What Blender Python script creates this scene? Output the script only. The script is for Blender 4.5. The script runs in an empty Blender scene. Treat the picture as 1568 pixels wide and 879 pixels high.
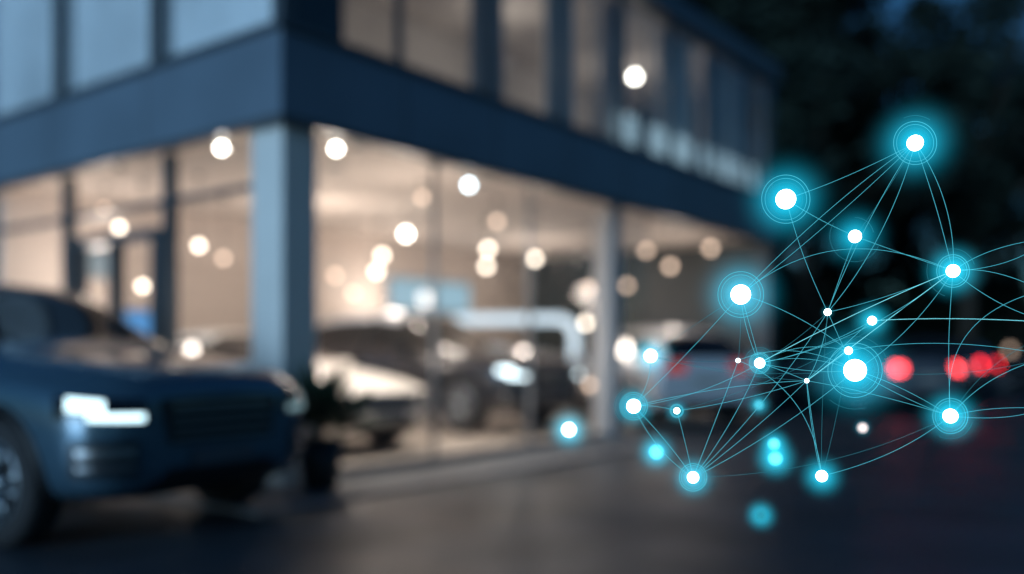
import bpy, bmesh, math, random
from mathutils import Vector, Matrix
from mathutils.bvhtree import BVHTree
random.seed(7)
S=bpy.context.scene
S.view_settings.view_transform='Standard'; S.view_settings.look='None'; S.view_settings.exposure=0
COL=S.collection

# ---------------------------------------------------------------- materials
def mat(name,col,rough=0.5,metal=0.0,noise=0.0,nscale=5.0,coat=0.0,bump=0.0,bscale=40.0,spec=0.5,rvar=None):
    m=bpy.data.materials.new(name); m.use_nodes=True; nt=m.node_tree
    b=nt.nodes['Principled BSDF']
    b.inputs['Base Color'].default_value=(*col,1); b.inputs['Roughness'].default_value=rough
    b.inputs['Metallic'].default_value=metal; b.inputs['Coat Weight'].default_value=coat
    b.inputs['Specular IOR Level'].default_value=spec
    if noise>0 or bump>0:
        tc=nt.nodes.new('ShaderNodeTexCoord')
    if noise>0:
        n=nt.nodes.new('ShaderNodeTexNoise'); n.inputs['Scale'].default_value=nscale; n.inputs['Detail'].default_value=6
        nt.links.new(tc.outputs['Object'],n.inputs['Vector'])
        r=nt.nodes.new('ShaderNodeValToRGB'); r.color_ramp.elements[0].position=0.3; r.color_ramp.elements[1].position=0.7
        r.color_ramp.elements[0].color=(*[c*(1-noise) for c in col],1)
        r.color_ramp.elements[1].color=(*[min(1,c*(1+noise)) for c in col],1)
        nt.links.new(n.outputs['Fac'],r.inputs['Fac']); nt.links.new(r.outputs['Color'],b.inputs['Base Color'])
    if rvar:
        n3=nt.nodes.new('ShaderNodeTexNoise'); n3.inputs['Scale'].default_value=.45; n3.inputs['Detail'].default_value=3
        nt.links.new(tc.outputs['Object'],n3.inputs['Vector'])
        mr=nt.nodes.new('ShaderNodeMapRange'); mr.inputs['From Min'].default_value=.35; mr.inputs['From Max'].default_value=.65
        mr.inputs['To Min'].default_value=rvar[0]; mr.inputs['To Max'].default_value=rvar[1]
        nt.links.new(n3.outputs['Fac'],mr.inputs['Value']); nt.links.new(mr.outputs[0],b.inputs['Roughness'])
    if bump>0:
        n2=nt.nodes.new('ShaderNodeTexNoise'); n2.inputs['Scale'].default_value=bscale; n2.inputs['Detail'].default_value=4
        nt.links.new(tc.outputs['Object'],n2.inputs['Vector'])
        bp=nt.nodes.new('ShaderNodeBump'); bp.inputs['Strength'].default_value=bump; bp.inputs['Distance'].default_value=0.02
        nt.links.new(n2.outputs['Fac'],bp.inputs['Height']); nt.links.new(bp.outputs['Normal'],b.inputs['Normal'])
    return m
def emis(name,col,st,sample=True):
    m=bpy.data.materials.new(name); m.use_nodes=True; nt=m.node_tree; nt.nodes.clear()
    o=nt.nodes.new('ShaderNodeOutputMaterial'); e=nt.nodes.new('ShaderNodeEmission')
    e.inputs['Color'].default_value=(*col,1); e.inputs['Strength'].default_value=st
    nt.links.new(e.outputs[0],o.inputs['Surface'])
    if not sample: m.cycles.emission_sampling='NONE'
    return m
def glassm(name,tint,ior=1.45,rough=0.0):
    m=bpy.data.materials.new(name); m.use_nodes=True; nt=m.node_tree; nt.nodes.clear()
    o=nt.nodes.new('ShaderNodeOutputMaterial'); t=nt.nodes.new('ShaderNodeBsdfTransparent'); g=nt.nodes.new('ShaderNodeBsdfGlossy')
    f=nt.nodes.new('ShaderNodeFresnel'); mx=nt.nodes.new('ShaderNodeMixShader')
    geo=nt.nodes.new('ShaderNodeNewGeometry'); mr=nt.nodes.new('ShaderNodeMapRange')
    mr.inputs['To Min'].default_value=ior; mr.inputs['To Max'].default_value=1/ior
    nt.links.new(geo.outputs['Backfacing'],mr.inputs['Value']); nt.links.new(mr.outputs[0],f.inputs['IOR'])
    t.inputs['Color'].default_value=(*tint,1); g.inputs['Roughness'].default_value=rough
    nt.links.new(f.outputs[0],mx.inputs[0]); nt.links.new(t.outputs[0],mx.inputs[1]); nt.links.new(g.outputs[0],mx.inputs[2])
    nt.links.new(mx.outputs[0],o.inputs['Surface']); return m

M_asph=mat('asphalt',(0.030,0.042,0.055),0.42,noise=0.4,nscale=1.3,bump=0.3,bscale=60,rvar=(.26,.5))
M_pave=mat('paving',(0.13,0.145,0.16),0.6,noise=0.2,nscale=3)
M_kerb=mat('kerb_stone',(0.20,0.20,0.21),0.7,noise=0.2,nscale=8)
M_fascia=mat('fascia_metal',(0.125,0.175,0.23),0.42,metal=0.2,noise=0.18,nscale=0.7)
M_col=mat('column_metal',(0.70,0.69,0.66),0.4,noise=0.06,nscale=1.5)
M_col2=mat('column_white',(0.62,0.6,0.58),0.5,noise=0.05,nscale=2)
M_frame=mat('dark_frame',(0.055,0.07,0.085),0.4)
M_lframe=mat('light_frame',(0.25,0.26,0.27),0.4)
M_beige=mat('plaster_beige',(0.62,0.54,0.49),0.8,noise=0.06,nscale=0.6)
M_ceil=mat('ceiling_plaster',(0.66,0.585,0.53),0.8,noise=0.04,nscale=0.8)
M_floor=mat('floor_tile',(0.62,0.56,0.50),0.2,noise=0.05,nscale=1.0)
M_dark=mat('slate_panel',(0.035,0.045,0.05),0.5,noise=0.3,nscale=1.2)
M_roof=mat('roof_membrane',(0.04,0.045,0.05),0.8,noise=0.2)
M_glass=glassm('window_glass',(0.96,0.96,0.96),1.28)
M_glassU=glassm('upper_window_glass',(0.93,0.95,0.96),1.45)
M_skypanel=mat('sky_reflection_panel',(0.80,0.81,0.82),0.8,noise=0.2,nscale=0.8)  # pale tone stands in for sky reflected in the upper side glass
M_curt=mat('curtain_fabric',(0.50,0.46,0.42),0.9,noise=0.2,nscale=2)
M_curtd=mat('dark_drape',(0.05,0.055,0.06),0.9,noise=0.3,nscale=2)
M_curt2=mat('sheer_curtain',(0.72,0.72,0.68),0.9,noise=0.1,nscale=2)
M_black=mat('black_plastic',(0.012,0.013,0.015),0.45)
M_tyre=mat('tyre_rubber',(0.018,0.018,0.02),0.8,noise=0.2,nscale=20)
M_rim=mat('alloy_rim',(0.3,0.33,0.36),0.3,metal=0.9)
M_cglass=mat('car_glass',(0.008,0.01,0.013),0.05,spec=0.6)
M_chrome=mat('chrome_trim',(0.6,0.62,0.65),0.25,metal=1)
M_bark=mat('bark',(0.05,0.04,0.03),0.9,noise=0.3,nscale=6)
M_leaf=mat('foliage',(0.020,0.034,0.027),0.8,noise=0.5,nscale=1.2,spec=.2)
M_leafp=mat('plant_leaves',(0.03,0.06,0.035),0.55,noise=0.4,nscale=6)
M_pot=mat('planter_ceramic',(0.025,0.027,0.03),0.5,noise=0.2,nscale=5)
E_warm=emis('bulb_warm',(1,0.86,0.70),11)
E_warm2=emis('bulb_bright',(1,0.93,0.82),26)
E_dim=emis('bulb_dim',(1,0.72,0.54),4.0,False)
E_cool=emis('bulb_cool',(0.75,0.92,1),15)
E_head=emis('headlight_led',(0.62,0.9,1),2.8)
E_head2=emis('headlight_dim',(0.5,0.8,0.9),0.45)
E_tail=emis('tail_light',(1,0.02,0.03),9,False)
E_tail2=emis('tail_light_pink',(1,0.06,0.07),9,False)
E_taild=emis('tail_light_dim',(1,0.1,0.07),.35,False)
E_scr=emis('screen_glow',(0.45,0.72,0.88),0.85)
E_scrb=emis('screen_blue',(0.15,0.45,0.95),0.8)

# ---------------------------------------------------------------- helpers
def empty(name,loc=(0,0,0),rotz=0):
    o=bpy.data.objects.new(name,None); COL.objects.link(o); o.location=loc; o.rotation_euler=(0,0,rotz); o.empty_display_size=.2; return o
def link(name,me,parent=None,mats=(),smooth=False):
    o=bpy.data.objects.new(name,me); COL.objects.link(o)
    for m in mats: me.materials.append(m)
    if smooth:
        for p in me.polygons: p.use_smooth=True
    if parent: o.parent=parent
    return o
def box(name,lo,hi,m,parent=None,bev=0.0,seg=2):
    me=bpy.data.meshes.new(name); bm=bmesh.new()
    bmesh.ops.create_cube(bm,size=1)
    for v in bm.verts:
        v.co=Vector([(lo[i]+hi[i])/2+v.co[i]*(hi[i]-lo[i]) for i in range(3)])
    if bev>0: bmesh.ops.bevel(bm,geom=bm.edges[:],offset=bev,segments=seg,affect='EDGES',profile=0.7)
    bm.to_mesh(me); bm.free(); return link(name,me,parent,[m],smooth=False)
def cyl(name,p0,p1,r0,r1,m,parent=None,n=20,bev=0):
    p0=Vector(p0);p1=Vector(p1); d=p1-p0; me=bpy.data.meshes.new(name); bm=bmesh.new()
    bmesh.ops.create_cone(bm,cap_ends=True,segments=n,radius1=r0,radius2=r1,depth=d.length)
    if bev: bmesh.ops.bevel(bm,geom=[e for e in bm.edges if len(e.link_faces)==2 and any(len(f.verts)>4 for f in e.link_faces)],offset=bev,segments=3,affect='EDGES')
    q=d.to_track_quat('Z','Y').to_matrix().to_4x4(); q.translation=(p0+p1)/2
    bm.transform(q); bm.to_mesh(me); bm.free(); return link(name,me,parent,[m],smooth=True)
def ball(name,c,r,m,parent=None,sc=(1,1,1),n=16):
    me=bpy.data.meshes.new(name); bm=bmesh.new(); bmesh.ops.create_uvsphere(bm,u_segments=n*2,v_segments=n,radius=r)
    for v in bm.verts: v.co=Vector((v.co.x*sc[0]+c[0],v.co.y*sc[1]+c[1],v.co.z*sc[2]+c[2]))
    bm.to_mesh(me); bm.free(); return link(name,me,parent,[m],smooth=True)

# ---------------------------------------------------------------- camera
cam=bpy.data.cameras.new('camera'); co=bpy.data.objects.new('camera',cam); COL.objects.link(co); S.camera=co
co.location=(0,0,1.15); co.rotation_euler=(math.radians(90),0,0)
cam.sensor_width=36; cam.lens=32.1; cam.shift_y=0.0641; cam.clip_start=0.05; cam.clip_end=2000
cam.dof.use_dof=True; cam.dof.focus_distance=2.0; cam.dof.aperture_fstop=0.60; cam.dof.aperture_blades=0

# ---------------------------------------------------------------- sky + twilight
w=bpy.data.worlds.new('World'); S.world=w; w.use_nodes=True; nt=w.node_tree
bg=nt.nodes['Background']; sk=nt.nodes.new('ShaderNodeTexSky'); sk.sky_type='NISHITA'; sk.sun_disc=False
sk.sun_elevation=math.radians(5); sk.sun_rotation=math.radians(215); sk.ozone_density=4
mx=nt.nodes.new('ShaderNodeMix'); mx.data_type='RGBA'; mx.blend_type='MULTIPLY'; mx.inputs[0].default_value=1
mx.inputs[7].default_value=(0.46,0.68,0.78,1)
nt.links.new(sk.outputs[0],mx.inputs[6]); nt.links.new(mx.outputs[2],bg.inputs['Color']); bg.inputs['Strength'].default_value=0.12
sl=bpy.data.lights.new('sun','SUN'); sl.energy=2.2; sl.angle=math.radians(30); sl.color=(0.42,0.70,1.0)
so=bpy.data.objects.new('sun',sl); COL.objects.link(so)
tr=Vector((0.58,0.78,-0.20)); so.rotation_euler=tr.to_track_quat('-Z','Y').to_euler()

# ---------------------------------------------------------------- ground
def sheet(name,x0,x1,y0,y1,z,m,parent=None):
    me=bpy.data.meshes.new(name); me.from_pydata([(x0,y0,z),(x1,y0,z),(x1,y1,z),(x0,y1,z)],[],[(0,1,2,3)]); return link(name,me,parent,[m])
sheet('ground',-500,500,-500,900,0,M_asph)

# ---------------------------------------------------------------- building (local frame: +x along street facade (t), +y depth along side facade (s))
ang=math.atan2(0.796,0.606)
B=empty('showroom_building',(-1.97,7.84,0),ang)
T=11.2; D=12.0; ZC=3.2; ZF=3.9; ZR=6.05; SB=5.5; TP=6.6
box('showroom_floor',(0.06,0.06,0.0),(T-.1,D-.1,0.06),M_floor,B)
box('ceiling',(0.1,0.1,ZC),(T-.06,D-.1,ZC+.05),M_ceil,B)
box('fascia_street',(-0.10,-0.10,ZC-.03),(T,0.1-.003,ZF),M_fascia,B,0.012)
box('fascia_side',(-0.10,0.1,ZC-.03),(0.1-.003,D,ZF),M_fascia,B,0.012)
box('fascia_lip_street',(-0.14,-0.14,ZF),(T,0.1,ZF+.05),M_frame,B)
box('fascia_lip_side',(-0.14,0.1,ZF),(0.1,D,ZF+.05),M_frame,B)
box('fascia_drip_street',(-0.115,-0.115,ZC-.09),(T+.02,0.02,ZC-.03),M_frame,B)
box('fascia_drip_side',(-0.115,0.02,ZC-.09),(0.02,D,ZC-.03),M_frame,B)
for k in range(1,8): box('fascia_joint',(k*1.42-.008,-0.104,ZC),(k*1.42+.008,-0.09,ZF-.01),M_frame,B)
for k in range(1,6): box('fascia_joint_side',(-0.104,k*1.95-.008,ZC),(-0.09,k*1.95+.008,ZF-.01),M_frame,B)
box('corner_column',(-.01,-.01,0),(.37,.42,ZC-.09),M_col,B,0.015)
box('street_column',(5.42,0.0,0),(5.70,0.28,ZC-.09),M_col2,B,0.01)
box('end_column',(T-.3,0.0,0),(T-.02,0.28,ZC-.09),M_frame,B,0.01)
box('side_column',(-.01,7.7,0),(.3,8.0,ZC-.09),M_col,B,0.01)
box('back_wall',(0.1,SB,0.06),(T-.2,SB+.12,ZC),M_beige,B)
box('end_wall',(T-.15,0.3,0.0),(T-.03,D,ZC),M_dark,B)
box('far_wall',(0.1,D-.15,0.0),(T-.2,D,ZC),M_beige,B)
box('wall_niche_panel',(1.0,SB-.05,0.06),(4.0,SB-.003,2.5),mat('niche_panel',(0.54,0.46,0.41),0.6,noise=.05),B)
box('street_glass',(.37,0.10,.08),(5.42,0.115,ZC-.09),M_glass,B)
box('street_glass_b',(5.70,0.10,.08),(TP,0.115,ZC-.09),M_glass,B)
for t in (2.05,3.74): box('street_mullion',(t-.012,0.08,.06),(t+.012,0.135,ZC-.09),M_lframe,B)
box('street_sill',(.37,.05,0),(5.42,.16,.08),M_lframe,B)
box('partition_glass',(TP,.12,.06),(TP+.015,SB,ZC),M_glass,B)
box('side_glass',(0.10,.42,.08),(0.115,7.7,ZC-.09),M_glass,B)
for s,wd in ((1.85,.05),(3.85,.05),(5.8,.05)): box('side_mullion',(0.04,s-wd,.06),(0.16,s+wd,ZC-.09),M_frame,B)
box('side_transom',(0.05,.42,2.62),(0.15,7.7,2.67),M_frame,B)
box('side_sill',(.05,.42,0),(.16,7.7,.08),M_frame,B)
for s in (2.05,2.85,3.6): box('door_stile',(0.03,s-.045,.08),(0.17,s+.045,2.3),M_frame,B)
box('door_head',(0.03,2.0,2.3),(0.17,3.65,2.4),M_frame,B)
# upper storey
box('upper_floor',(0.1,0.1,ZF-.1),(T-.1,D-.1,ZF-.02),M_ceil,B)
box('upper_ceiling',(0.1,0.1,ZR-.02),(T-.1,D-.1,ZR+.06),M_curt,B)
box('upper_back_wall',(1.2,3.0,ZF),(T-.2,3.1,ZR),mat('upper_wall',(0.50,0.47,0.44),0.8,noise=.15),B)
box('upper_glass_street',(.0,0.0,ZF+.05),(T,0.015,ZR),M_glassU,B)
box('upper_glass_side',(.0,0.02,ZF+.05),(0.015,D,ZR),M_glassU,B)
box('corner_post',(-.04,-.04,ZF+.05),(.10,.10,ZR),M_frame,B)
for k in range(1,8):
    t=k*1.42; box('upper_mullion',(t-.03,-.03,ZF+.05),(t+.03,.04,ZR),M_frame,B)
for k in range(7,16):
    t=k*.71
    if k%2==1 and t<T: box('upper_fin',(t-.02,-.03,ZF+.05),(t+.02,-.002,ZR),M_lframe,B)
for k in range(1,7):
    s=k*1.95; box('upper_mullion_side',(-.04,s-.05,ZF+.05),(.08,s+.05,ZR),M_frame,B)
box('roof_parapet_street',(-.12,-.12,ZR),(T+.03,.12,ZR+.35),M_frame,B,.01)
box('roof_parapet_side',(-.12,.12,ZR),(.12,D,ZR+.35),M_frame,B,.01)
box('roof',(.12,.12,ZR+.06),(T,D,ZR+.2),M_roof,B)
box('upper_end_wall',(T-.1,.05,ZF),(T,D,ZR),M_dark,B)
box('rear_wall',(0,D,0),(T,D+.15,ZR+.3),M_dark,B)
box('upper_sky_panel',(.16,.12,ZF),(.21,D,ZR),M_skypanel,B)  # panel added behind the side glass to imitate reflected sky
box('upper_soft_partition',(.40,1.3,ZF),(1.2,1.35,ZR),M_curt,B)
def curtain(name,t0,t1,s,z0,z1,m,amp=.05,wl=.16):
    n=max(6,int((t1-t0)/.03)); vs=[];fs=[]
    for i in range(n+1):
        t=t0+(t1-t0)*i/n; y=s+amp*math.sin(t/wl*6.28)
        vs+= [(t,y,z0),(t,y,z1)]
    for i in range(n): fs.append((2*i,2*i+2,2*i+3,2*i+1))
    me=bpy.data.meshes.new(name); me.from_pydata(vs,[],fs); return link(name,me,B,[m],True)
curtain('dark_drape',.3,.95,.3,ZF,ZR-.02,M_curtd)
curtain('curtain',2.95,3.5,.35,ZF,ZR-.02,M_curt)
curtain('curtain_sheer',4.3,4.95,.3,ZF,ZR-.02,M_curt2)
curtain('curtain_b',5.8,6.4,.35,ZF,ZR-.02,M_curt)
curtain('curtain_c',7.3,8.3,.32,ZF,ZR-.02,M_curt2)
curtain('curtain_d',8.9,10.6,.35,ZF,ZR-.02,M_curt)
E_refl=emis('reflection_glow',(.45,.66,.78),.7,False)  # glow imitates pale reflections low in the upper street glass
for t in (5.9,6.9,7.7,8.6,9.4,10.2):
    box('upper_reflection_glow',(t,.15,ZF+.1),(t+.5,.22,ZF+.6),E_refl,B,.02)  # added glowing boxes in place of reflections
def plamp(t,s,z,p,col=(1,.86,.75),r=.15):  # added fill points without fittings, hung below the ceiling to brighten the rooms
    l=bpy.data.lights.new('room_fill_light','POINT'); l.energy=p; l.color=col; l.shadow_soft_size=r
    o=bpy.data.objects.new('room_fill_light',l); COL.objects.link(o); o.parent=B; o.location=(t,s,z)
def fill_spot(t,s,p,aim=(0,.25,-1),cone=110):  # spots added to brighten the showroom cars and floor; their rings are invented
    l=bpy.data.lights.new('fill_spot','SPOT'); l.energy=p; l.color=(1,.89,.78); l.shadow_soft_size=.06; l.spot_size=math.radians(cone); l.spot_blend=.6
    o=bpy.data.objects.new('fill_spot',l); COL.objects.link(o); o.parent=B; o.location=(t,s,ZC-.08); o.rotation_euler=Vector(aim).to_track_quat('-Z','Y').to_euler()
    cyl('fill_spot_ring',(t,s,ZC-.03),(t,s,ZC-.001),.09,.09,M_lframe,B,20)
for t,s,z,p in ((.9,4.6,2.1,48),(3.3,3.3,2.3,58),(6.2,4.8,2.1,40),(8.6,3.6,2.3,55),(1.2,7.2,2.3,25),(2.6,1.0,2.4,20),(9.6,1.2,2.4,16)): plamp(t,s,z,p)
fill_spot(1.2,.32,170); fill_spot(2.3,.32,170); fill_spot(1.75,1.3,120,(0,0,-1)); fill_spot(3.5,.6,110,(0,0,-1)); fill_spot(5.1,1.0,60,(0,.2,-1)); fill_spot(5.1,3.2,90,(0,0,-1),90); fill_spot(7.6,1.2,110,(0,-.2,-1))
for t,s,p in ((2.6,1.4,15),(5.2,1.6,16),(8.6,1.6,19)): plamp(t,s,5.3,p,(1,.89,.80))

# pendant globes / floor lamps (world positions of the globes)
lamps=[(-2.71,8.52,3.06,E_warm2),(-1.63,8.46,3.04,E_warm2),(-.47,9.97,2.98,E_cool),(-1.51,13,2.84,E_warm2),(-1.99,14,2.64,E_warm),
(-2.15,14.5,2.44,E_warm),(-.37,14,2.74,E_warm),(-.42,15,2.57,E_warm),(.35,14,2.59,E_warm),(-2.43,14,2.06,E_dim),(-1.08,11,3.02,E_dim),
(-3.6,10.5,2.38,E_warm),(-3.79,12,2.39,E_dim),(-4.3,10,2.52,E_warm),(-4.97,10.3,2.07,E_dim),(-4.45,11,1.95,E_warm),(-4.5,10.1,1.51,E_dim),
(-3.64,9.9,1.0,E_dim),(-.81,14,1.10,E_warm2),(1.13,14,1.60,E_warm),(1.26,15,2.22,E_dim),(1.89,15,2.25,E_dim),(2.6,15,2.57,E_dim),(3.48,16,2.98,E_dim),
(2.4,15.5,1.5,E_warm),(2.15,16,1.49,E_dim),(-.56,13.6,.83,E_dim),(-.1,13.9,.72,E_dim),(1.15,13.5,.67,E_dim),(1.32,13.7,.52,E_dim),(-1.8,9.6,.62,E_dim),
(-2.75,14.2,2.35,E_dim),(-.2,12.2,2.9,E_dim),(2.1,14.3,2.75,E_dim),(-5.0,11.2,2.9,E_dim)]
for i,(x,y,z,m) in enumerate(lamps):
    r=0.044*y/12 if y>9 else .032
    if z>1.7:
        p=empty('pendant_lamp',(x,y,z)); ball('globe',(0,0,0),r,m,p,n=8)
        if ZC-z>.1: cyl('cord',(0,0,r),(0,0,ZC-z),.004,.004,M_black,p,8)
        cyl('canopy',(0,0,ZC-z-.03),(0,0,ZC-z),.04,.05,M_black,p,16)
    else:
        p=empty('floor_lamp',(x,y,.06)); ball('globe',(0,0,z-.06),r,m,p,n=8)
        cyl('stem',(0,0,.02),(0,0,z-.06-r),.01,.01,M_black,p,8); cyl('base',(0,0,0),(0,0,.025),.13,.12,M_black,p,20)
p=empty('pendant_lamp',(1.80,13.4,5.2)); ball('globe',(0,0,0),.05,E_warm2,p,n=8); cyl('cord',(0,0,.05),(0,0,.83),.004,.004,M_black,p,8)

def inB(name): 
    o=empty(name,(-1.97,7.84,0),ang); return o
p=inB('display_screen'); box('panel',(6.75,SB-.10,1.95),(8.95,SB-.06,2.5),E_scr,p); box('frame',(6.70,SB-.058,1.90),(9.0,SB-.004,2.55),M_lframe,p)
p=inB('display_screen'); box('panel',(1.55,SB-.14,1.25),(2.15,SB-.11,1.72),E_scrb,p); box('frame',(1.52,SB-.108,1.22),(2.18,SB-.052,1.75),M_black,p)
p=inB('display_screen'); box('panel',(.9,SB-.10,2.15),(1.5,SB-.06,2.5),emis('poster_glow',(.6,.7,.75),.55),p); box('frame',(.88,SB-.058,2.12),(1.52,SB-.052,2.53),M_lframe,p)
p=inB('reception_desk')
box('counter',(3.1,3.9,.06),(4.0,4.3,1.0),M_dark,p,.03); box('worktop',(3.0,3.8,1.0),(4.05,4.4,1.05),M_col2,p,.01)
box('monitor',(3.4,4.1,1.15),(3.8,4.13,1.45),M_black,p,.01); cyl('monitor_stand',(3.6,4.12,1.05),(3.6,4.12,1.2),.02,.02,M_black,p)
p=empty('added_glow_arch',(.05,16.1,.06),math.radians(-8))  # added glowing tube imitates the bright roofline of the showroom SUV; posts invented
cu=bpy.data.curves.new('roofline_glow','CURVE'); cu.dimensions='3D'; cu.bevel_depth=.085; cu.bevel_resolution=3; cu.use_fill_caps=True
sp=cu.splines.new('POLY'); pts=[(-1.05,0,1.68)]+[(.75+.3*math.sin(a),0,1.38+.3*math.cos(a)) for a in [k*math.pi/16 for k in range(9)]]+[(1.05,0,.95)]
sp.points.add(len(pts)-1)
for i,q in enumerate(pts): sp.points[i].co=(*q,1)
cu.materials.append(emis('roofline_glow',(.72,.88,1),1.6)); o=bpy.data.objects.new('roofline_glow',cu); COL.objects.link(o); o.parent=p
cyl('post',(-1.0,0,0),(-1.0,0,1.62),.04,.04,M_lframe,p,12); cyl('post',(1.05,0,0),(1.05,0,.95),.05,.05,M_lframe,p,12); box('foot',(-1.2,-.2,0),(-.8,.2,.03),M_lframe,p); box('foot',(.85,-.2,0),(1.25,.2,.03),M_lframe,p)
def bsheet(name,t0,t1,s0,s1,z,m,par):
    me=bpy.data.meshes.new(name); me.from_pydata([(t0,s0,z),(t1,s0,z),(t1,s1,z),(t0,s1,z)],[],[(0,1,2,3)]); return link(name,me,par,[m])
p=inB('pavement'); 
bsheet('paving_street',-.9,5.3,-.9,.05,.012,M_pave,p); bsheet('paving_side',-.9,.05,.05,12,.012,M_pave,p)
box('edge_street',(-1.02,-1.02,0),(5.3,-.9,.03),M_kerb,p); box('edge_side',(-1.02,-.9,0),(-.9,12,.03),M_kerb,p)

# ---------------------------------------------------------------- cars
SUV=dict(st=[(2.30,.60,.45,.78,.90,.50),(2.24,.78,.32,.86,1.00,.60),(2.08,.90,.27,.93,1.07,.68),(1.75,.95,.26,.99,1.12,.72),(1.2,.96,.26,1.03,1.16,.75),
 (.95,.96,.26,1.05,1.19,.76),(.45,.96,.26,1.06,1.45,.68),(.1,.96,.26,1.07,1.65,.61),(-.5,.96,.26,1.08,1.70,.60),(-1.2,.96,.26,1.10,1.69,.60),(-1.9,.95,.28,1.12,1.62,.58),
 (-2.12,.92,.30,1.12,1.38,.66),(-2.28,.88,.34,1.05,1.15,.62),(-2.36,.75,.42,.85,.92,.55)],fa=1.42,ra=-1.45,R=.385,roofi=(5,7),rear=(10,12),glass=(6,10))
SEDAN=dict(st=[(2.25,.55,.35,.56,.64,.45),(2.18,.76,.24,.64,.72,.58),(2.0,.86,.20,.70,.78,.66),(1.6,.90,.19,.76,.85,.70),(1.1,.91,.19,.82,.92,.72),
 (.85,.91,.19,.85,.96,.72),(.35,.91,.19,.87,1.16,.62),(-.05,.91,.19,.88,1.32,.56),(-.5,.91,.19,.89,1.36,.54),(-1.0,.91,.19,.91,1.33,.54),(-1.45,.91,.20,.93,1.20,.57),
 (-1.85,.90,.22,.95,1.06,.64),(-2.15,.86,.28,.93,1.0,.64),(-2.25,.72,.38,.80,.88,.5)],fa=1.38,ra=-1.38,R=.335,roofi=(5,7),rear=(9,11),glass=(6,10))
HATCH=dict(st=[(2.0,.55,.38,.62,.72,.45),(1.94,.74,.26,.70,.80,.58),(1.78,.83,.22,.78,.88,.64),(1.5,.87,.21,.83,.94,.68),(1.2,.88,.21,.87,.98,.70),
 (.95,.88,.21,.90,1.02,.70),(.5,.88,.21,.92,1.26,.62),(.1,.88,.21,.93,1.44,.56),(-.5,.88,.21,.94,1.49,.55),(-1.1,.88,.21,.96,1.46,.55),(-1.6,.87,.22,.98,1.38,.55),
 (-1.85,.85,.26,.98,1.16,.62),(-1.98,.82,.3,.9,1.0,.6),(-2.04,.70,.4,.75,.8,.5)],fa=1.25,ra=-1.3,R=.32,roofi=(5,7),rear=(10,12),glass=(6,10))

def patch(name,bvh,c4,direction,nu,nv,off,m,parent):
    c=[Vector(a) for a in c4]; d=Vector(direction).normalized(); vs=[]
    for j in range(nv+1):
        for i in range(nu+1):
            u=i/nu;v=j/nv
            p=(c[0]*(1-u)+c[1]*u)*(1-v)+(c[3]*(1-u)+c[2]*u)*v
            h,n,_,_=bvh.ray_cast(p,d)
            vs.append(h-d*off if h is not None else None)
    fs=[]
    for j in range(nv):
        for i in range(nu):
            q=[j*(nu+1)+i,j*(nu+1)+i+1,(j+1)*(nu+1)+i+1,(j+1)*(nu+1)+i]
            if all(vs[k] is not None for k in q):
                xs=[vs[k] for k in q]
                if max((a-b).length for a in xs for b in xs)<.5: fs.append(q)
    me=bpy.data.meshes.new(name); me.from_pydata([v if v is not None else (0,0,.5) for v in vs],[],fs)
    bm=bmesh.new(); bm.from_mesh(me); bmesh.ops.delete(bm,geom=[v for v in bm.verts if not v.link_faces],context='VERTS')
    bm.to_mesh(me); bm.free()
    return link(name,me,parent,[m],True)

def wheel(name,parent,x,y,R,side):
    w=.24; p=empty(name,(x,y,R)); p.parent=parent
    prof=[(-w/2,R*.66),(-w/2,R*.9),(-w/2+.03,R*.985),(-w/4,R),(w/4,R),(w/2-.03,R*.985),(w/2,R*.9),(w/2,R*.66)]
    n=40; vs=[];fs=[]
    for i in range(n):
        a=2*math.pi*i/n
        for (yy,rr) in prof: vs.append((rr*math.cos(a),yy,rr*math.sin(a)))
    k=len(prof)
    for i in range(n):
        for j in range(k-1): fs.append((i*k+j,((i+1)%n)*k+j,((i+1)%n)*k+j+1,i*k+j+1))
    me=bpy.data.meshes.new('tyre'); me.from_pydata(vs,[],fs); link('tyre',me,p,[M_tyre],True)
    ya,yb=(-w/2+.02,w/2-.06) if side>0 else (-w/2+.06,w/2-.02)
    cyl('barrel',(0,ya,0),(0,yb,0),R*.665,R*.665,M_black,p,32)
    me=bpy.data.meshes.new('rim_lip')
    pr=[(side*(w/2-.03),R*.68),(side*(w/2+.004),R*.67),(side*(w/2+.004),R*.62),(side*(w/2-.03),R*.61)]
    vs=[];fs=[]
    for i in range(n):
        a=2*math.pi*i/n
        for (yy,rr) in pr: vs.append((rr*math.cos(a),yy,rr*math.sin(a)))
    for i in range(n):
        for j in range(3): fs.append((i*4+j,((i+1)%n)*4+j,((i+1)%n)*4+j+1,i*4+j+1))
    me.from_pydata(vs,[],fs); link('rim_lip',me,p,[M_rim],True)
    for s5 in range(5):
        for dd in (-.13,.13):
            a=2*math.pi*s5/5+dd; a2=2*math.pi*s5/5+dd*1.9
            cyl('spoke',(.05*math.cos(a),side*(w/2-.02),.05*math.sin(a)),(R*.63*math.cos(a2),side*(w/2-.012),R*.63*math.sin(a2)),.02,.013,M_rim,p,8)
    cyl('hub',(0,side*(w/2-.05),0),(0,side*(w/2),0),.06,.05,M_rim,p,20)

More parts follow.
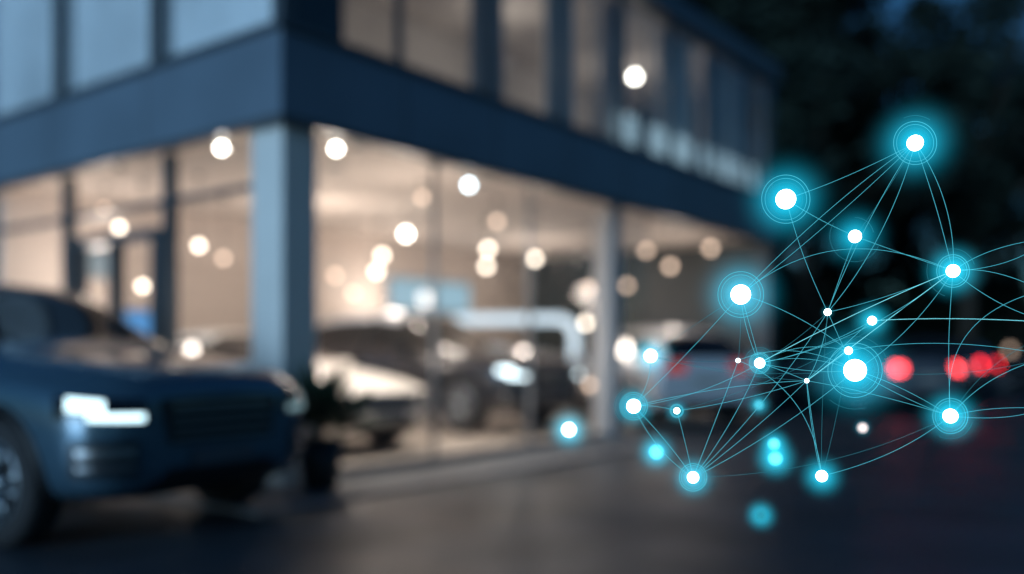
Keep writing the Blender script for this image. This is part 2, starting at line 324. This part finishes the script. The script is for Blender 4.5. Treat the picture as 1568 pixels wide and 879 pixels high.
def car(name,spec,loc,fwd,paint,roof_sheen_paint=None,head=None,head_l=None,tail=None,suv=False,small_tail=False):
    st=spec['st']; P=empty(name,loc,math.atan2(fwd[1],fwd[0]))
    rings=[];vs=[]
    for (x,w,zb,zs,zt,wr) in st:
        zm=(zb+zs)/2
        h=[(0,zb),(w*.82,zb),(w*.97,zb+.10),(w*1.0,zm),(w*.985,zs-.06),(w*.93,zs),(wr,zt-.035),(wr*.8,zt),(0,zt+.025)]
        full=h+[(-a,b) for a,b in h[-2:0:-1]]
        rings.append([len(vs)+i for i in range(16)]); vs+=[(x,a,b) for a,b in full]
    fs=[];mi=[]
    gl=spec['glass'];ro=spec['roofi'];re=spec['rear']
    for i in range(len(st)-1):
        for j in range(16):
            k=(j+1)%16; fs.append((rings[i][j],rings[i][k],rings[i+1][k],rings[i+1][j]))
            m=0
            if j in (5,10) and gl[0]-1<=i<gl[1]: m=1
            if j in (6,7,8,9) and (ro[0]<=i<ro[1] or re[0]<=i<re[1]): m=1
            if j in (6,7,8,9) and ro[1]<=i<re[0] : m=3
            if j in (0,15): m=2
            mi.append(m)
    for r,fl in ((rings[0],0),(rings[-1],1)):
        for j in range(8):
            a,b=r[j],r[(j+1)%16]; c=r[(16-j-1)%16]; d=r[(16-j)%16]
            q=[]
            for v in (a,b,c,d):
                if v not in q: q.append(v)
            fs.append(q if fl==0 else q[::-1]); mi.append(0)
    me=bpy.data.meshes.new('body'); me.from_pydata(vs,[],fs)
    for pl,m in zip(me.polygons,mi): pl.material_index=m
    bm=bmesh.new(); bm.from_mesh(me); bmesh.ops.recalc_face_normals(bm,faces=bm.faces); bm.to_mesh(me); bm.free()
    mats=[paint,M_cglass,M_black,roof_sheen_paint or paint]
    o=link('body_tmp',me,None,mats,True)
    o.modifiers.new('s','SUBSURF').levels=3; o.modifiers['s'].render_levels=3
    R=spec['R']; cutters=[]
    for ax in (spec['fa'],spec['ra']):
        cme=bpy.data.meshes.new('c'); cb=bmesh.new(); bmesh.ops.create_cone(cb,cap_ends=True,segments=40,radius1=R+.055,radius2=R+.055,depth=2.4)
        cb.transform(Matrix.Translation((ax,0,R+.01))@Matrix.Rotation(math.pi/2,4,'X'))
        cb.to_mesh(cme); cb.free()
        for mm in mats: cme.materials.append(mm)
        for pl in cme.polygons: pl.material_index=2
        c=bpy.data.objects.new('c',cme); COL.objects.link(c); cutters.append(c)
        b=o.modifiers.new('b','BOOLEAN'); b.object=c; b.operation='DIFFERENCE'; b.solver='EXACT'
    dg=bpy.context.evaluated_depsgraph_get(); dg.update()
    nm=bpy.data.meshes.new_from_object(o.evaluated_get(dg))
    bvh=BVHTree.FromPolygons([v.co.copy() for v in nm.vertices],[tuple(p.vertices) for p in nm.polygons])
    bpy.data.objects.remove(o); [bpy.data.objects.remove(c) for c in cutters]
    nm.name='body'; body=bpy.data.objects.new('body',nm); COL.objects.link(body); body.parent=P
    W=max(s[1] for s in st)
    box('underbody',(spec['ra']+R+.1,-W*.8,spec['st'][5][2]-.03),(spec['fa']-R-.1,W*.8,spec['st'][5][2]+.05),M_black,P)
    for ax in (spec['fa'],spec['ra']):
        box('axle_well',(ax-R*.9,-.5,.3),(ax+R*.9,.5,R+.25),M_black,P)
        for sd in (1,-1):
            wheel('wheel',P,ax,sd*(W-.14),R,sd)
            cu=bpy.data.curves.new('arch_trim','CURVE'); cu.dimensions='3D'; cu.bevel_depth=.022; sp=cu.splines.new('POLY')
            pts=[]
            for k in range(21):
                a=math.radians(-14+208*k/20); px=ax+(R+.06)*math.cos(a); pz=R+.01+(R+.06)*math.sin(a)
                h,n,_,_=bvh.ray_cast(Vector((px,sd*1.5,pz)),Vector((0,-sd,0)))
                pts.append((px,(h.y if h is not None and abs(h.y)>.6 else sd*(W-.03)),pz,1))
            sp.points.add(20)
            for k,q in enumerate(pts): sp.points[k].co=q
            oc=bpy.data.objects.new('arch_trim',cu); COL.objects.link(oc); oc.parent=P; cu.materials.append(M_black if suv else paint)
    F=3.2; zh=st[1][3]
    h0=st[1][2]
    gt=zh+.02; gb=zh-.25 if suv else zh-.14
    patch('grille',bvh,[(F,-.40,gb),(F,.40,gb),(F,.46,gt),(F,-.46,gt)],(-1,0,0),16,6,.012,M_black,P)
    for k in range(4):
        z=gb+.03+k*(gt-gb)/4.2
        patch('grille_bar',bvh,[(F,-.38,z),(F,.38,z),(F,.38,z+.012),(F,-.38,z+.012)],(-1,0,0),16,1,.02,M_chrome if suv and k==3 else M_rim if suv else M_chrome,P)
    patch('badge_plate',bvh,[(F,-.24,gb-.14),(F,.24,gb-.14),(F,.24,gb-.04),(F,-.24,gb-.04)],(-1,0,0),6,2,.02,mat('plate',(.08,.09,.11),.5),P)
    patch('lower_intake',bvh,[(F,-.45,h0+.05),(F,.45,h0+.05),(F,.40,h0+.15),(F,-.40,h0+.15)],(-1,0,0),12,3,.01,M_black,P)
    for sd in (1,-1):
        dv=(-1,-sd*.7,0)
        a=lambda y,z:(F,sd*y+sd*.62,z)
        def q(y0,y1,z0,z1,sk=0): return [a(y0,z0),a(y1,z0+sk),a(y1,z1+sk),a(y0,z1)]
        patch('headlight_housing',bvh,q(.56,1.16,gt-.13,gt-.0,.03),dv,12,4,.012,M_cglass,P)
        hm=head_l if (sd==1 and head_l) else head
        if hm:
            patch('headlight_lens',bvh,q(.84,1.08,gt-.075,gt+.0,.02),dv,8,4,.02,hm,P)
            patch('headlight_strip',bvh,q(.58,.95,gt-.12,gt-.08,.01),dv,8,2,.02,hm,P)
        patch('bumper_vent',bvh,q(.62,1.06,h0+.13,h0+.33,0) if suv else q(.62,1.0,h0+.08,h0+.22,0),dv,8,4,.01,M_black,P)
        if suv:
            patch('vent_bar',bvh,q(.64,1.02,h0+.25,h0+.29,0),dv,8,1,.022,M_chrome,P)
            patch('vent_bar',bvh,q(.64,1.02,h0+.17,h0+.20,0),dv,8,1,.022,M_chrome,P)
        zt=st[-3][3]-.02; dr=(1,-sd*.5,0); y0=.56 if small_tail else .45; zl=.15 if small_tail else .16
        patch('tail_light',bvh,[(-F,sd*(y0+.5),zt-zl),(-F,sd*(.78+.5),zt-zl),(-F,sd*(.80+.5),zt),(-F,sd*(y0+.5),zt)],dr,6,3,.012,tail or mat('tail_lens',(.15,.01,.01),.2),P)
        gx=st[6][0]; gz=st[6][3]
        box('mirror',(gx-.02,sd*(W+.02)-.02 if sd>0 else -W-.22,gz-.02),(gx+.12,sd*(W+.20) if sd>0 else -W-.02,gz+.13),paint,P,.03)
        cyl('mirror_arm',(gx+.05,sd*(W-.1),gz-.01),(gx+.05,sd*(W+.06),gz+.02),.02,.02,M_black,P,8)
        patch('b_pillar',bvh,[(-.42,sd*2,gz+.0),(-.52,sd*2,gz+.0),(-.52,sd*2,st[8][4]-.08),(-.42,sd*2,st[8][4]-.08)],(0,-sd,0),2,8,.006,M_black,P)
        patch('door_gap',bvh,[(-.47,sd*2,.4),(-.48,sd*2,.4),(-.48,sd*2,gz-.05),(-.47,sd*2,gz-.05)],(0,-sd,0),1,10,.003,M_black,P)
        patch('door_gap',bvh,[(.62,sd*2,.4),(.61,sd*2,.4),(.61,sd*2,gz-.05),(.62,sd*2,gz-.05)],(0,-sd,0),1,10,.003,M_black,P)
        patch('door_handle',bvh,[(-.2,sd*2,gz-.14),(-.38,sd*2,gz-.14),(-.38,sd*2,gz-.11),(-.2,sd*2,gz-.11)],(0,-sd,0),4,1,.02,M_chrome,P)
        patch('sill_trim',bvh,[(spec['fa']-R-.08,sd*2,h0+.0),(spec['ra']+R+.08,sd*2,h0+.0),(spec['ra']+R+.08,sd*2,h0+.14),(spec['fa']-R-.08,sd*2,h0+.14)],(0,-sd,0),16,2,.008,M_black,P)
    patch('rear_plate',bvh,[(-F,.26,.62),(-F,-.26,.62),(-F,-.26,.74),(-F,.26,.74)],(1,0,0),4,2,.012,mat('plate_r',(.3,.3,.28),.5),P)
    return P
paint_blue=mat('paint_dark_blue',(0.06,0.125,0.18),.25,metal=.45,coat=.9)
paint_white=mat('paint_white',(.84,.80,.74),.3,coat=.6)
paint_black=mat('paint_black',(.02,.022,.028),.25,coat=.8)
paint_silver=mat('paint_silver',(.58,.61,.65),.3,metal=.2,coat=.7)
paint_grey=mat('paint_grey',(.12,.13,.15),.3,metal=.3,coat=.6)
fw=Vector((.86,-.51)).normalized()
axc=Vector((-2.56,6.15))-fw*1.42
car('sport_utility_vehicle',SUV,(axc.x,axc.y,0),fw,paint_blue,head=E_head,head_l=E_head2,suv=True)
def bw(t,s): return (-1.97+.606*t-.796*s, 7.84+.796*t+.606*s)
x,y=bw(1.85,2.8); car('sedan_car',SEDAN,(x,y,.062),(.796,-.606),paint_white)
x,y=bw(5.1,3.0); car('sport_utility_vehicle',SUV,(x,y,.062),(.796,-.606),paint_black,roof_sheen_paint=paint_silver,head=emis('showroom_headlight',(.75,.93,1),5),suv=True)  # silver roof paints in the light reflected by the dark car's roof
car('hatchback_car',HATCH,(2.25,15.2,.062),(-.3,.95),paint_silver,tail=E_taild)
car('sedan_car',SEDAN,(7.1,19.1,0),(-.3,.95),paint_grey,tail=E_tail2,small_tail=True)
car('hatchback_car',HATCH,(9.4,22.1,0),(-.7,.7),paint_black,tail=E_tail,small_tail=True)
car('hatchback_car',HATCH,(15.2,25,0),(-.3,.95),paint_black,small_tail=True)

# ---------------------------------------------------------------- potted plant
p=empty('potted_plant',(-1.60,7.62,.012))
cyl('pot',(0,0,0),(0,0,.42),.14,.20,M_pot,p,28,.015); cyl('soil',(0,0,.40),(0,0,.43),.18,.18,M_bark,p)
vs=[];fs=[]
for i in range(420):
    a=random.random()*6.283; el=random.uniform(.25,1.45); L=random.uniform(.25,.72)
    d=Vector((math.cos(a)*math.cos(el),math.sin(a)*math.cos(el),math.sin(el))); b=Vector((0,0,.42)); tip=b+d*L
    sdv=d.cross(Vector((random.random()-.5,random.random()-.5,random.random()))).normalized()*.022
    m0=b+d*L*.55; tip.z-=.05*random.random(); k=len(vs)
    vs+=[m0,m0+(tip-m0)*.45+sdv,tip,m0+(tip-m0)*.45-sdv]; fs.append((k,k+1,k+2,k+3))
me=bpy.data.meshes.new('leaves'); me.from_pydata(vs,[],fs); link('leaves',me,p,[M_leafp])
for i in range(9):
    a=i*.7; cyl('stem',(0,0,.4),(.16*math.cos(a),.16*math.sin(a),.8),.008,.004,M_bark,p,6)

# ---------------------------------------------------------------- trees
def tree(x,y,H,R,seed,nl=9000,name='tree'):
    rnd=random.Random(seed); P=empty(name,(x,y,0))
    cyl('trunk',(0,0,0),(.1,.05,H*.55),.24,.13,M_bark,P,12)
    cl=[]
    for i in range(9):
        a=rnd.random()*6.283; z0=H*rnd.uniform(.25,.55); L=R*rnd.uniform(.5,1.0)
        e=Vector((math.cos(a)*L,math.sin(a)*L,z0+H*rnd.uniform(.1,.35))); cyl('limb',(.05,.03,z0),e,.09,.03,M_bark,P,8); cl.append((e,R*rnd.uniform(.28,.45)))
    for i in range(44):
        th=rnd.random()*6.283; ph=rnd.uniform(-.9,1.4); rr=R*rnd.uniform(.25,1.0)
        cl.append((Vector((math.cos(th)*math.cos(ph)*rr,math.sin(th)*math.cos(ph)*rr,H*.60+math.sin(ph)*rr*H*.42/R)),R*rnd.uniform(.13,.32)))
    vs=[];fs=[]
    for i in range(nl):
        c,r=rnd.choice(cl); v=Vector((rnd.gauss(0,1),rnd.gauss(0,1),rnd.gauss(0,.8))).normalized()*r*rnd.random()**.4
        q=c+v; a=Vector((rnd.gauss(0,1),rnd.gauss(0,1),rnd.gauss(0,1))).normalized(); b=a.orthogonal().normalized(); s=rnd.uniform(.12,.25)
        k=len(vs); vs+=[q-a*s,q+b*s*.6,q+a*s,q-b*s*.6]; fs.append((k,k+1,k+2,k+3))
    me=bpy.data.meshes.new('foliage'); me.from_pydata(vs,[],fs); link('foliage',me,P,[M_leaf])
tree(8.0,25,12,3.6,1,15000); tree(13.2,26.5,12,4.0,2,10000); tree(18.0,28,12,4.2,3,8000); tree(10.5,31,14,4.6,4,14000); tree(6,30,15,4.5,5,15000); tree(8.5,36,19,6,7,14000); tree(21,38,12,5,8,7000)
vs=[];fs=[]
for i in range(34000):
    x=random.uniform(-5,60); z=random.random()**.8*(5.2+1.4*math.sin(x*.5)+.9*math.sin(x*1.3)); y=39+random.uniform(-1.2,1.2)
    a=Vector((random.gauss(0,1),random.gauss(0,1),random.gauss(0,1))).normalized(); b=a.orthogonal().normalized(); s=random.uniform(.2,.36); q=Vector((x,y,z)); k=len(vs)
    vs+=[q-a*s,q+b*s*.7,q+a*s,q-b*s*.7]; fs.append((k,k+1,k+2,k+3))
me=bpy.data.meshes.new('hedge'); me.from_pydata(vs,[],fs); link('hedge',me,None,[M_leaf])
p=empty('kerb'); box('kerb_stone',(5,33.0,0),(60,33.2,.12),M_kerb,p); box('verge',(5,33.2,0),(60,42,.10),M_dark,p)
for x,y in ((15.0,27.5),(11.0,25.5)):
    p=empty('bollard_lamp',(x,y,0)); cyl('post',(0,0,0),(0,0,1.15),.06,.06,M_frame,p); cyl('lens',(0,0,1.15),(0,0,1.32),.08,.08,emis('bollard_lens',(1,.72,.54),1.5,False),p); cyl('cap',(0,0,1.32),(0,0,1.36),.1,.07,M_frame,p)

# ---------------------------------------------------------------- glowing network graph
N=empty('network_graph',(0.667,2.0,1.15)); k=2.0/1398
E_core=emis('node_core',(.78,.98,1),7); E_ring=emis('ring_line',(.10,.66,.85),.8,False)
E_l1=emis('link_line',(.10,.68,.88),.85,False); E_l2=emis('link_line_bright',(.22,.85,1),1.2,False); E_l3=emis('link_line_faint',(.06,.45,.6),.45,False)
E_corec=emis('node_core_cyan',(.12,.75,.95),2.2,False); E_corep=emis('node_core_pale',(.9,.75,.72),1.4,False)
def halo_mat(name,col,st,pwv):
    m=bpy.data.materials.new(name); m.use_nodes=True; nt=m.node_tree; nt.nodes.clear(); nn=nt.nodes.new
    o=nn('ShaderNodeOutputMaterial'); e=nn('ShaderNodeEmission'); tc=nn('ShaderNodeTexCoord'); l=nn('ShaderNodeVectorMath'); l.operation='LENGTH'
    s=nn('ShaderNodeMath'); s.operation='SUBTRACT'; s.inputs[0].default_value=1; s.use_clamp=True
    pw=nn('ShaderNodeMath'); pw.operation='POWER'; pw.inputs[1].default_value=pwv
    ml=nn('ShaderNodeMath'); ml.operation='MULTIPLY'; ml.inputs[1].default_value=st
    nt.links.new(tc.outputs['Object'],l.inputs[0]); nt.links.new(l.outputs['Value'],s.inputs[1]); nt.links.new(s.outputs[0],pw.inputs[0])
    nt.links.new(pw.outputs[0],ml.inputs[0]); nt.links.new(ml.outputs[0],e.inputs['Strength']); e.inputs['Color'].default_value=(*col,1)
    nt.links.new(e.outputs[0],o.inputs['Volume']); m.cycles.volume_step_rate=3; m.cycles.emission_sampling='NONE'; return m
H_big=halo_mat('halo_glow',(.01,.46,.68),31,4.2); H_sm=halo_mat('halo_glow_small',(.015,.55,.78),46,3.5)
hme=bpy.data.meshes.new('halo'); bm=bmesh.new(); bmesh.ops.create_icosphere(bm,subdivisions=3,radius=1); bm.to_mesh(hme); bm.free(); hme.materials.append(H_big)
hme2=hme.copy(); hme2.materials.clear(); hme2.materials.append(H_sm)
def node(x,y,z,rc,rh,rings=(),core=E_core):
    ball('node_core',(x,y,z),rc,core,N,n=12)
    o=bpy.data.objects.new('node_halo',hme if rh>.09 else hme2); COL.objects.link(o); o.parent=N; o.location=(x,y,z); o.scale=(rh,)*3
    for r,th,mm in rings:
        ring(x,y,z,r,0,6.2832,th,mm)
def ring(x,y,z,r,a0,a1,th,mm):
    cu=bpy.data.curves.new('ring','CURVE'); cu.dimensions='3D'; cu.bevel_depth=th; cu.bevel_resolution=1; sp=cu.splines.new('POLY'); n=64; full=a1-a0>6.28
    sp.points.add(n-1); sp.use_cyclic_u=full
    for i in range(n):
        a=a0+(a1-a0)*i/(n if full else n-1); sp.points[i].co=(x+r*math.cos(a),y,z+r*math.sin(a),1)
    cu.materials.append(mm); o=bpy.data.objects.new('ring',cu); COL.objects.link(o); o.parent=N
G={1:(151,321,.0,12,98,33),2:(-47,235,.0,15,102,37),3:(59,178,.07,10,76,0),4:(-116,89,.0,15,98,35),5:(209,125,.0,10,62,25),6:(17,62,.01,5.5,16,0),
7:(85,49,.04,7,46,0),8:(-87,-16,.01,8,40,16),9:(-120,-12,.0,3.5,12,0),10:(49,3,.02,6,30,0),11:(59,-27,.02,17,112,42),12:(-15,-43,.0,3.5,10,0),13:(-254,-5,.16,11,56,0),
14:(-280,-82,.0,11,50,21),15:(-214,-89,.0,5,30,10),16:(-189,-191,.0,9,52,21),17:(8,-189,.03,9,50,0),18:(205,-97,.0,11,62,27),
30:(355,175,.0,0,0,0),31:(400,43,.02,0,0,0),32:(360,-5,.0,0,0,0),33:(350,-85,-.02,0,0,0),34:(345,95,.0,0,0,0)}
pos={}
for i,(u,v,dy,rc,rh,rg) in G.items():
    f=1+dy/2; x=(u*k+.667)*f-.667; z=v*k*f; pos[i]=Vector((x,dy,z))
    if rc:
        rr=[]
        if rg: rr=[(rg*k,.0006,E_ring),(rg*.86*k,.0004,E_l1)]+([(rg*.7*k,.0003,E_l3)] if rg>24 else [])
        node(x,dy,z,rc*k,rh*k,rr)
for (X,Y,Z,rc,rh,c) in ((.721,2.5,.860,.017,.086,E_corec),(.746,2.6,.890,.014,.068,E_corec),(.411,2.6,.867,.018,.084,E_corec),(.156,2.5,.939,.018,.086,E_core),(.736,2.7,.669,.016,.07,E_l3),
  (.676,2.5,1.007,.012,.05,E_l1),(.960,2.5,.944,.013,.036,E_corep)):
    node(X-.667,Y-2.0,Z-1.15,rc,rh,(),c)
for (i,r,a0,a1) in ((11,52,.4,2.2),(11,36,3.2,5.6),(11,60,4.0,5.0),(3,40,2.6,5.9),(3,30,.2,1.6),(5,34,.3,1.9),(5,40,2.8,4.4),(8,24,.5,4),(8,30,3.9,5.5),(1,42,1.0,2.0),(18,35,4.2,6.0),(14,29,2,4)):
    q=pos[i]; ring(q.x,q.y,q.z,r*k,a0,a1,.0004,E_l3)
cur={}
for nm,th,mm in (('links',.00045,E_l1),('links_bright',.0006,E_l2),('links_faint',.00038,E_l3)):
    cu=bpy.data.curves.new(nm,'CURVE'); cu.dimensions='3D'; cu.bevel_depth=th; cu.bevel_resolution=1; cu.materials.append(mm)
    o=bpy.data.objects.new(nm,cu); COL.objects.link(o); o.parent=N; cur[nm]=cu
def edge(a,b,bul=0,kind='links',s2=0):
    A=pos[a];Bp=pos[b]; d=Bp-A; nrm=Vector((-d.z,0,d.x)); 
    sp=cur[kind].splines.new('POLY'); n=28; sp.points.add(n-1)
    for i in range(n):
        t=i/(n-1); q=A+d*t+nrm*(bul*4*t*(1-t)+s2*math.sin(2*math.pi*t))+Vector((0,.02*math.sin(math.pi*t)*(1 if bul>=0 else -1),0))
        sp.points[i].co=(*q,1)
for e in [(1,2,.02),(1,4,-.03),(1,6,-.04),(1,6,.07),(1,4,.02),(1,5,-.02),(1,5,.12),(1,3,.04,'links_faint'),(2,3,.01),(2,6,.0),
 (3,5,.02),(3,6,.03),
 (4,5,.16),(4,8,.04),(4,8,-.08),(4,9,.05,'links_faint'),(4,13,.0,'links_faint'),(4,14,.02),(4,10,.06),
 (5,6,.03,'links'),(5,8,-.02,'links_bright'),(5,8,.07),(5,11,.08),(5,12,.01,'links_bright'),(5,15,.06,'links_faint'),(5,18,.01,'links'),(5,30,.06),(5,30,-.08),(5,34,.10),(5,31,-.10),
 (6,8,.05,'links_faint'),(6,12,.10),(6,11,.04),(6,16,.04),(6,17,-.03,'links_faint'),(7,8,.05),(7,31,.02,'links_bright'),(7,12,-.03),
 (8,11,.08),(8,11,-.04),(8,12,.03),(8,14,.06),(8,16,.05),(8,10,.10),(9,11,.12),(9,13,.04,'links_faint'),(9,16,.02),(9,17,.16),
 (10,32,.05),(10,17,.04,'links_faint'),(10,12,.04),(11,18,.05),(11,18,-.04),(11,32,-.05,'links_faint'),(11,16,.04),(11,13,.05,'links_faint'),
 (12,13,.03,'links_faint'),(12,14,-.03),(12,16,.03),(12,18,.02,'links'),(12,17,.02),(12,17,-.05),(12,15,.03),(13,14,.12),(14,15,.04,'links'),(14,16,.03),(14,16,-.08),(15,16,.03),
 (16,18,-.05,'links_faint'),(17,18,-.04),(18,33,.03,'links'),(18,33,-.05),(18,32,.06),(18,34,.20),(18,31,.08,'links_faint')]:
    edge(*e)
